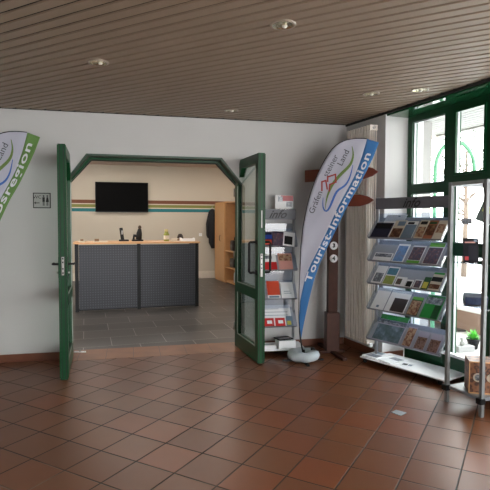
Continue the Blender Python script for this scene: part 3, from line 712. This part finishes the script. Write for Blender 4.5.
# ------------------------------------------------------------------ leaflet racks
def caster(t, x, y):
    f = MB(); f.lathe([(.0, -.014), (.022, -.014), (.027, -.009), (.027, .009), (.022, .014), (0, .014)], black, c=(x, y, .027), rot=Matrix.Rotation(math.pi/2, 3, 'Y'), n=16)
    f.span((x-.018, y-.012, .044), (x+.018, y+.012, .055), silver_dark); f.build('caster', t)
def rack(name, loc, rz, W, lips, top, label, slope, tl, d0, wp=None):
    t = thing(name, loc, rz, label, 'leaflet rack')
    for x in (0, W): MB().tube([(x, 0, .068), (x, 0, top+.01)], .0165, silver, 12).build('post', t)
    hd = MB().span((-.018, -.022, top-.115), (W+.018, -.012, top), header_grey).build('header', t)
    f = MB(); add_text(f, 'info', .13, ink, lambda x, y: V((W*.5+x*1.0, -.0235, top-.06+y)), shear=.5, bold=.002); f.build('lettering', hd)
    MB().span((0, -.006, lips[-1]+.02), (W, -.002, top-.16), acrylic).build('back_panel', t)
    MB().span((-.06, -.19, .055), (W+.11, .18, .068), white_gloss, bev=.003).build('base_plate', t)
    MB().span((-.04, -.15, .040), (W+.04, -.10, .0545), black_metal).span((-.04, .09, .040), (W+.04, .14, .0545), black_metal).span((W/2-.03, -.10, .040), (W/2+.03, .09, .0545), black_metal).build('base_rail', t)
    for x in (0, W):
        for y in (-.15, .14): caster(t, x+(.03 if x else -.02), y)
    c, s_ = math.cos(slope), math.sin(slope)
    for z in lips:
        f = MB(); u = V((0, c, s_)); nrm = V((0, -s_, c)); a = V((-.01, -d0, z)); b = V((W+.01, -d0, z))
        f.prism([a, b, b+u*tl, a+u*tl], -nrm*.004, tray_grey)
        f.prism([a-nrm*.004, b-nrm*.004, b+nrm*.024, a+nrm*.024], -u*.004, silver_dark)
        sh = f.build('shelf', t)
        for x in (-.012, W+.009):
            g = MB(); g.prism([(x, -d0, z), (x, -d0-s_*.03, z+c*.03), V((x, -d0, z))+u*tl*.75+nrm*.03, V((x, -d0, z))+u*tl], (.003, 0, 0), acrylic); g.build('side_panel', sh)
    return t
def leaflet(t, W, lip, x, w, h, blocks, label, d0, slope, base=None, name='leaflet', off=.004, thick=.006, tilt=0, rise=0, cat='leaflet', group=None):
    """a printed cover lying in a sloping tray; x = left edge"""
    base = base or paper
    c, s_ = math.cos(slope), math.sin(slope); u = V((0, c, s_)); nrm = V((0, -s_, c))
    M0 = Matrix.Translation(t.location) @ Matrix.Rotation(t.rotation_euler.z, 4, 'Z')
    B3 = Matrix(((1, 0, 0), (0, c, -s_), (0, s_, c))).to_4x4()
    o = V((x, -d0, lip))+nrm*off+u*(.004+rise)
    mt = M0 @ Matrix.Translation(o) @ B3 @ Matrix.Rotation(tilt, 4, 'Z')
    f = MB(); f.span((0, 0, 0), (w, h, thick), base)
    for u0, v0, u1, v1, m in blocks: f.span((u0*w, v0*h, thick), (u1*w, v1*h, thick+.0006), m)
    return f.build(name, label=label, cat=cat, group=group, mtx=mt)

PH = dict(
    navy=mat('navy print', (.010, .012, .035), .3), teal=mat('teal print', (.03, .16, .18), .3), lgreen=mat('leaf green print', (.12, .42, .04), .35),
    green=mat('green print', (.015, .26, .04), .35), dgreen=mat('dark green print', (.01, .07, .02), .4), red=mat('red print', (.50, .02, .02), .4), orange=mat('orange red print', (.60, .07, .03), .4),
    black=black, white=paper, yellow=mat('yellow print', (.55, .5, .08), .4), greyblue=mat('grey blue print', (.14, .20, .27), .35), pink=mat('pink print', (.62, .30, .26), .4),
    people=photo('people picture', [(40, 25, 20), (120, 70, 50), (190, 160, 130), (60, 50, 60)], 28),
    food=photo('brown picture', [(25, 18, 14), (90, 45, 25), (180, 150, 110)], 22),
    sky=photo('face and sky picture', [(60, 90, 140), (110, 150, 200), (150, 90, 60)], 10),
    crowd=photo('crowd picture', [(20, 22, 30), (75, 75, 95), (105, 70, 75), (180, 180, 190)], 45),
    forest=photo('forest picture', [(20, 30, 15), (60, 80, 50), (110, 60, 70), (30, 40, 20)], 40),
    land=photo('landscape picture', [(40, 70, 50), (90, 110, 120), (150, 165, 185)], 9),
    street=photo('street picture', [(40, 45, 55), (110, 115, 125), (200, 205, 210)], 35),
    hills=photo('blue hills picture', [(40, 90, 110), (80, 130, 150), (30, 60, 70)], 14),
    meadow=photo('meadow picture', [(110, 130, 50), (150, 160, 80), (80, 100, 40)], 18),
    plate=photo('plates picture', [(40, 25, 20), (150, 120, 110), (90, 60, 40), (190, 175, 185)], 40),
    lilac=mat('lilac print', (.36, .34, .42), .4))
P = PH
SL = R(53); TLn = .27
# -- window rack
LIPS = [1.335, 1.095, .855, .585, .262]
ang = math.atan2(-.815, .579)
FL = V((1.425, 5.36, 0)); WA = .845
rA = rack('leaflet_rack', FL, ang, WA, LIPS, 1.755, 'silver rolling leaflet rack with five sloping shelves in front of the window', SL, TLn, .135)
gA = 'leaflets in the window rack'
def LA(sh, x0, x1, h, blocks, label, **k): return leaflet(rA, WA, LIPS[sh], x0*WA, (x1-x0)*WA, h, blocks, label, .135, SL, group=gA, **k)
LA(0, .01, .27, .19, [(.02, .02, .98, .45, P['navy']), (.05, .60, .95, .93, P['black'])], 'dark navy brochure at the left end of the top shelf, window rack', base=P['navy'])
LA(0, .29, .45, .22, [(.05, .05, .95, .55, P['food']), (.3, .7, .95, .95, P['greyblue'])], 'brochure with brown food picture on the top shelf, window rack', base=cream_paper)
LA(0, .46, .61, .21, [(0, .0, 1, .8, P['greyblue']), (.1, .82, .7, .95, P['black'])], 'grey blue brochure in the middle of the top shelf, window rack')
LA(0, .64, .75, .22, [(.05, .1, .95, .65, P['people']), (.1, .78, .9, .95, P['black'])], 'first beige people brochure right of the grey blue one, top shelf', base=cream_paper)
LA(0, .76, .87, .22, [(.0, .2, 1, .75, P['food']), (.1, .8, .9, .92, P['dgreen'])], 'second people brochure with orange brown cover, top shelf', base=mat('rust print', (.35, .12, .06), .4))
LA(0, .88, .99, .22, [(.1, .35, .9, .8, P['people'])], 'people brochure at the right end of the top shelf, window rack', base=cream_paper)
LA(0, .10, .40, .27, [(.6, .9, .7, .95, P['greyblue'])], 'blank white card standing behind the navy brochure, top shelf', off=.0005, thick=.002, rise=.03)
LA(1, .05, .32, .10, [(.05, .5, .95, .9, P['street'])], 'flat white folder lying low on the second shelf, window rack')
LA(1, .34, .50, .22, [(.08, .05, .92, .9, P['sky'])], 'brochure with face and blue sky on the second shelf')
LA(1, .55, .72, .21, [(.03, .18, .97, .92, P['crowd']), (0, 0, 1, .16, P['lgreen'])], 'crowd picture brochure with green foot strip, second shelf')
LA(1, .76, .95, .25, [(.03, .04, .97, .78, P['crowd']), (.0, .82, 1, 1, P['lgreen'])], 'brochure with leaf green top strip at the right of the second shelf')
LA(2, .03, .18, .22, [(.1, .1, .9, .6, P['street'])], 'white brochure with small grey picture, third shelf left end')
LA(2, .20, .36, .22, [(.05, .55, .95, .93, P['hills']), (.05, .05, .95, .5, P['meadow'])], 'brochure with blue hills above yellow meadow, third shelf')
LA(2, .38, .52, .11, [(.1, .2, .6, .8, P['forest'])], 'low white leaflet with dark picture, third shelf')
LA(2, .53, .62, .09, [(.1, .1, .9, .8, P['black'])], 'small black and white card in the middle of the third shelf')
LA(2, .64, .74, .10, [(.1, .1, .9, .9, P['crowd'])], 'small dark card next to the yellow one, third shelf')
LA(2, .75, .83, .14, [(.1, .1, .9, .6, P['yellow'])], 'narrow yellow card on the third shelf', base=P['dgreen'])
LA(2, .84, .97, .20, [(.0, .1, 1, .35, P['food']), (.0, .5, 1, .75, P['black']), (.0, .9, 1, 1, P['green'])], 'brochure with dark bands at the right of the third shelf', base=cream_paper)
LA(3, .03, .22, .26, [(.4, .1, .6, .2, P['greyblue'])], 'plain white brochure at the left end of the fourth shelf')
LA(3, .24, .52, .25, [(.28, .04, .97, .66, mat('dark sepia print', (.035, .022, .022), .35))], 'white brochure with a square black picture, fourth shelf')
LA(3, .56, .70, .21, [(.04, .04, .96, .8, P['people']), (.0, .85, 1, 1, P['lgreen'])], 'reddish dark brochure with green top, fourth shelf', base=P['dgreen'])
LA(3, .74, .96, .25, [(.03, .03, .62, .6, P['green']), (.62, .03, .97, .6, P['dgreen']), (.03, .62, .97, .93, P['street'])], 'bright green brochure at the right of the fourth shelf', base=P['green'])
LA(4, .05, .46, .31, [(.02, .04, .98, .62, P['land']), (.0, .66, 1, .80, P['street']), (.0, .82, 1, 1, P['green'])], 'wide landscape brochure with green title band, lowest shelf', base=P['lilac'])
LA(4, .50, .62, .23, [(.05, .05, .95, .92, P['people'])], 'narrow brown picture brochure on the lowest shelf', base=P['lilac'])
LA(4, .66, .80, .20, [(.06, .06, .94, .7, P['plate']), (.2, .5, .8, .7, P['food'])], 'left one of two brochures with plates of food, lowest shelf', base=P['lilac'])
LA(4, .83, .97, .20, [(.06, .06, .94, .7, P['plate']), (.2, .5, .8, .7, P['food'])], 'right one of two brochures with plates of food, lowest shelf', base=P['lilac'])
# papers on the base plate
MA = Matrix.Translation(FL) @ Matrix.Rotation(ang, 4, 'Z')
def flat(x, y, w, h, z, rot, blocks, label, thick=.006, name='leaflet', M1=MA, group='papers on the window rack base', base=None):
    f = MB(); f.span((0, 0, 0), (w, h, thick), base or paper)
    for u0, v0, u1, v1, m in blocks: f.span((u0*w, v0*h, thick), (u1*w, v1*h, thick+.0006), m)
    return f.build(name, label=label, cat='leaflet', group=group, mtx=M1 @ Matrix.Translation((x, y, z)) @ Matrix.Rotation(rot, 4, 'Z'))
flat(-.05, -.17, .19, .26, .069, .06, [(.1, .1, .9, .5, P['street']), (.1, .6, .7, .9, P['greyblue'])], 'printed flyer at the left end of the white rack base', thick=.012)
flat(.16, -.16, .17, .24, .069, -.1, [(.1, .55, .9, .9, P['street'])], 'second flyer lying on the white rack base beside the left one', thick=.008)
flat(.40, -.12, .12, .10, .069, .3, [(.1, .2, .5, .8, P['black']), (.6, .2, .9, .7, P['greyblue'])], 'small card with dark print lying in the middle of the white rack base', thick=.003)

# -- rack behind the right door leaf
LB = [1.225, .955, .63, .315]; WB = .40
rB = rack('leaflet_rack', (.165, 5.715, 0), AB*.6, WB, LB, 1.645, 'narrow silver leaflet rack against the back wall behind the open right door', SL, .25, .135)
gB = 'leaflets in the rack behind the door'
def LBf(sh, x0, x1, h, blocks, label, **k): return leaflet(rB, WB, LB[sh], x0*WB, (x1-x0)*WB, h, blocks, label, .135, SL, group=gB, **k)
LBf(0, .02, .34, .19, [(.0, .5, 1, .8, mat('blue print', (.02, .06, .30), .4)), (.1, .1, .9, .45, P['orange'])], 'blue and orange brochure on the top shelf of the rack behind the door', base=P['navy'])
LBf(0, .30, .66, .20, [(.05, .05, .95, .9, P['crowd'])], 'dark blue brochure in the middle of the top shelf behind the door', base=P['navy'], tilt=-.12, off=.012)
LBf(0, .60, .93, .19, [(.1, .1, .8, .7, P['black'])], 'white edged black brochure right on the top shelf behind the door', tilt=-.18, off=.02)
LBf(1, .08, .46, .21, [(0, 0, 1, .5, P['red']), (.1, .7, .7, .9, P['street'])], 'white over red brochure on the second shelf behind the door')
LBf(1, .52, .92, .22, [(.05, .05, .95, .5, P['pink']), (.05, .55, .95, .93, P['people'])], 'pink brochure on the second shelf behind the door', base=P['pink'])
LBf(2, .20, .56, .23, [(0, .2, 1, 1, P['orange']), (.1, .05, .9, .15, P['greyblue'])], 'orange red brochure on the third shelf behind the door')
LBf(2, .60, .96, .21, [(.2, .3, .8, .33, P['greyblue']), (.2, .42, .7, .45, P['greyblue'])], 'white brochure beside the orange red one behind the door')
LBf(3, .05, .90, .27, [(.1, .5, .9, .52, P['greyblue']), (.1, .65, .9, .67, P['greyblue']), (.1, .8, .6, .82, P['greyblue'])], 'large white printed sheet at the back of the fourth shelf behind the door')
LBf(3, .10, .38, .10, [(.3, .3, .8, .7, P['white'])], 'left one of two small red cards on the fourth shelf behind the door', base=P['red'], off=.012)
LBf(3, .42, .70, .10, [(.3, .3, .8, .7, P['white'])], 'right one of two small red cards on the fourth shelf behind the door', base=P['red'], off=.012)
LBf(3, .74, .93, .12, [(.1, .1, .7, .5, P['yellow'])], 'grey card with yellow mark on the fourth shelf behind the door', base=P['greyblue'], off=.012)
MBm = Matrix.Translation((.165, 5.715, 0)) @ Matrix.Rotation(AB*.6, 4, 'Z')
flat(.20, -.17, .20, .15, .069, .1, [(.1, .1, .9, .2, P['greyblue'])], 'thick stack of white brochures on the base behind the door', thick=.09, name='brochure_stack', M1=MBm, group=gB)
flat(.21, -.15, .18, .14, .160, .3, [(.1, .1, .9, .5, P['crowd'])], 'dark brochure lying on the white stack behind the door', thick=.012, M1=MBm, group=gB, base=P['black'])
flat(.0, -.17, .17, .14, .069, 0, [(.1, .3, .9, .5, P['greyblue'])], 'low white brochure stack left on the base behind the door', thick=.045, name='brochure_stack', M1=MBm, group=gB)
# framed poster on top of that rack
t = thing('acrylic_poster_holder', MBm @ V((.285, 0, 1.655)), AB*.6, 'small red and grey poster standing on top of the rack behind the door', 'poster')
MB().span((-.105, -.012, 0), (.105, -.008, .155), paper).build('poster', t)
MB().span((-.04, -.0130, .085), (.103, -.0125, .150), mat('crimson print', (.32, .03, .04), .4)).span((-.075, -.0132, .08), (-.02, -.0127, .14), P['street']).span((.02, -.0132, .02), (.09, -.0127, .08), P['street']).build('print', t)
MB().span((-.1, -.05, -.010), (.1, .03, -.006), acrylic).build('holder', t)

# ------------------------------------------------------------------ tall display stand at right
P1 = V((1.695, 4.13, 0)); P2 = V((1.829, 3.80, 0)); dp = (P2-P1); dL = dp.length; pa = math.atan2(dp.y, dp.x); WC = .5
post_grey = mat('grey anodised post', (.20, .205, .21), .45, .3)
t = thing('display_stand', P1, pa, 'tall aluminium display stand with glass shelves at the right edge', 'display stand')
# local x: P1 -> P2, local y: away to the right (+)
for x, y in ((0, 0), (dL, 0), (0, WC), (dL, WC)): MB().span((x-.015, y-.015, 0), (x+.015, y+.015, 1.83), post_grey, bev=.003).build('post', t)
f = MB()
for y in (0, WC): f.span((.014, y-.012, 1.80), (dL-.014, y+.012, 1.83), silver)
for x in (0, dL): f.span((x-.012, .014, 1.80), (x+.012, WC-.014, 1.83), silver)
f.build('top_frame', t)
shz = (1.490, 1.175, .83)
for z in shz: MB().span((-.005, .016, z-.006), (dL+.005, WC-.016, z), acrylic).build('glass_shelf', t)
MB().span((.0, .0, .118), (dL, WC, .14), silver_dark, bev=.002).span((.006, .006, .14), (dL-.006, WC-.006, .143), mat('pale shelf liner', (.22, .23, .24), .45)).build('bottom_shelf', t)
for x in (0, dL): MB().box((x, -.01, .125), (.05, .05, .045), black_metal, bev=.004).build('clamp', t)
MB().prism([(dL-.03, -.010, 1.80), (dL-.12+.09, .0, 1.80), (dL-.03, .12, 1.80), (dL-.03, .0, 1.72)], (.01, 0, 0), black).build('corner_bracket', t)
MC = Matrix.Translation(P1) @ Matrix.Rotation(pa, 4, 'Z')
face = -pa       # turn things on the stand towards the camera side
def onC(x, y, z): return MC @ V((x, y, z))
def standing(name, loc, rz, w, h, lean, blocks, label, cat, base, stand=True):
    t = thing(name, loc, rz, label, cat)
    rot = Matrix.Rotation(-lean, 3, 'X')
    f = MB(); f.box(rot @ V((0, 0, h/2)), (w, .008, h), base, rot=rot)
    for u0, v0, u1, v1, m in blocks: f.box(rot @ V(((u0+u1)/2*w-w/2, -.0045, (v0+v1)/2*h)), ((u1-u0)*w, .001, (v1-v0)*h), m, rot=rot)
    f.build('cover', t)
    if stand: MB().span((-w*.4, -.02, 0), (w*.4, .08, .004), acrylic).box((0, .055, h*.22), (w*.5, .004, h*.46), acrylic, rot=Matrix.Rotation(.35, 3, 'X')).build('easel', t)
    return t
bk = onC(.13, .095, shz[1]); standing('book', bk, R(-12), .115, .20, .12, [(.1, .80, .8, .86, P['pink']), (.1, .1, .35, .25, P['red']), (.35, .1, .9, .7, mat('charcoal print', (.03, .03, .04), .7, spec=.15)), (.7, .85, .9, .95, P['greyblue'])], 'dark charcoal book standing upright on a glass shelf of the display stand', 'book', mat('dark cover', (.02, .02, .025), .7, spec=.15))
cd = onC(.07, .105, shz[0]); standing('price_card', cd, R(-12), .08, .045, .1, [(.1, .2, .9, .8, P['street'])], 'small grey card on the top glass shelf of the display stand', 'card', mat('grey card', (.2, .2, .21), .7), False)
t = standing('leaning_poster', onC(.20, .19, shz[0]), R(-20), .20, .27, .18, [(.1, .3, .6, .5, P['meadow']), (.1, .6, .9, .9, mat('slate print', (.05, .06, .06), .7, spec=.2))], 'slanted poster at the top right of the display stand', 'poster', mat('grey green card', (.08, .095, .09), .7, spec=.2)); t.rotation_euler = (0, R(22), R(-20))
t = thing('souvenir_box', onC(.15, .13, shz[2]), R(-12), 'dark blue box lying on a glass shelf of the display stand', 'box')
MB().box((0, 0, .045), (.17, .10, .08), photo('dusky blue picture', [(22, 26, 38), (50, 62, 90), (80, 92, 115)], 14), rot=Matrix.Rotation(.25, 3, 'X'), bev=.004).build('box', t)
MB().span((-.07, -.05, 0), (.07, .04, .008), black).build('foot', t)
t = thing('brown_jar', onC(.27, .30, shz[2]), 0, 'brown jar behind the dark blue box on the display stand', 'jar')
MB().lathe([(.03, 0), (.035, .02), (.035, .09), (.028, .1), (0, .1)], mat('brown glaze', (.15, .05, .03), .3), n=16).build('body', t); MB().lathe([(.03, .1), (.03, .115), (0, .117)], steel, n=16).build('lid', t)
# patterned wooden box on the bottom shelf
n = NT('carved wood pattern'); vv = n.node('ShaderNodeTexVoronoi'); vv.inputs['Scale'].default_value = 22; n.L(n.obj(), vv.inputs['Vector'])
n.L(n.ramp(vv.outputs['Distance'], [(.1, (.19, .07, .03)), (.35, (.035, .012, .007)), (.55, (.22, .09, .04))]), n.b.inputs['Base Color']); carved = n.mat
t = thing('patterned_box', onC(.205, .150, .144), R(-14), 'brown patterned wooden box with pale round pictures on the bottom shelf', 'box')
MB().span((-.105, -.10, 0), (.105, .10, .255), carved, bev=.004).build('body', t)
f = MB(); rx = Matrix.Rotation(math.pi/2, 3, 'X'); f.lathe([(0, 0), (.036, 0)], cream_paper, c=(-.04, -.1015, .13), rot=rx, n=20); f.lathe([(0, 0), (.024, 0)], P['street'], c=(-.04, -.1022, .13), rot=rx, n=20)
f.lathe([(0, 0), (.036, 0)], cream_paper, c=(.06, -.1015, .13), rot=rx, n=20); f.build('medallion', t)
f = MB()
for z in (.0, .247): f.span((-.107, -.103, z), (.107, -.10, z+.010), beech)
for x in (-.107, .099): f.span((x, -.103, 0), (x+.008, -.10, .257), beech)
f.build('edging', t)
# small metal plate let into the floor
t = MB().prism([(1.158, 3.885, .0005), (1.214, 3.936, .0005), (1.277, 3.871, .0005), (1.212, 3.811, .0005)], (0, 0, .003), mat('pale metal plate', (.38, .42, .45), .35, .3)).build('floor_plate', label='small pale grey square plate set in the terracotta floor', cat='floor plate')

# ------------------------------------------------------------------ light and camera
Wd = bpy.data.worlds.new('World'); S.world = Wd; Wd.use_nodes = True; nt = Wd.node_tree; bg = nt.nodes['Background']
tc = nt.nodes.new('ShaderNodeTexCoord'); sp = nt.nodes.new('ShaderNodeSeparateXYZ'); cr = nt.nodes.new('ShaderNodeValToRGB')
nt.links.new(tc.outputs['Generated'], sp.inputs[0]); nt.links.new(sp.outputs[2], cr.inputs[0]); nt.links.new(cr.outputs[0], bg.inputs[0])
cr.color_ramp.elements[0].position = 0; cr.color_ramp.elements[0].color = (1, .985, .97, 1); cr.color_ramp.elements[1].position = 1; cr.color_ramp.elements[1].color = (.90, .95, 1, 1)
bg.inputs[1].default_value = 8.0
cam = bpy.data.cameras.new('Camera'); co = bpy.data.objects.new('Camera', cam); COL.objects.link(co); S.camera = co
p_, r_ = .046, .003
F = V((0, math.cos(p_), -math.sin(p_))); U0 = V((0, math.sin(p_), math.cos(p_))); R0 = V((1, 0, 0))
Rr = R0*math.cos(r_)+U0*math.sin(r_); Ur = -R0*math.sin(r_)+U0*math.cos(r_)
m = Matrix((Rr, Ur, -F)).transposed().to_4x4(); m.translation = (0, 0, 1.5); co.matrix_world = m
cam.sensor_width = 36; cam.lens = 36*500/490; cam.clip_start = .02
vs_ = S.view_settings; vs_.view_transform = 'Standard'; vs_.look = 'None'; vs_.gamma = 1; vs_.use_curve_mapping = False; vs_.exposure = 0.54
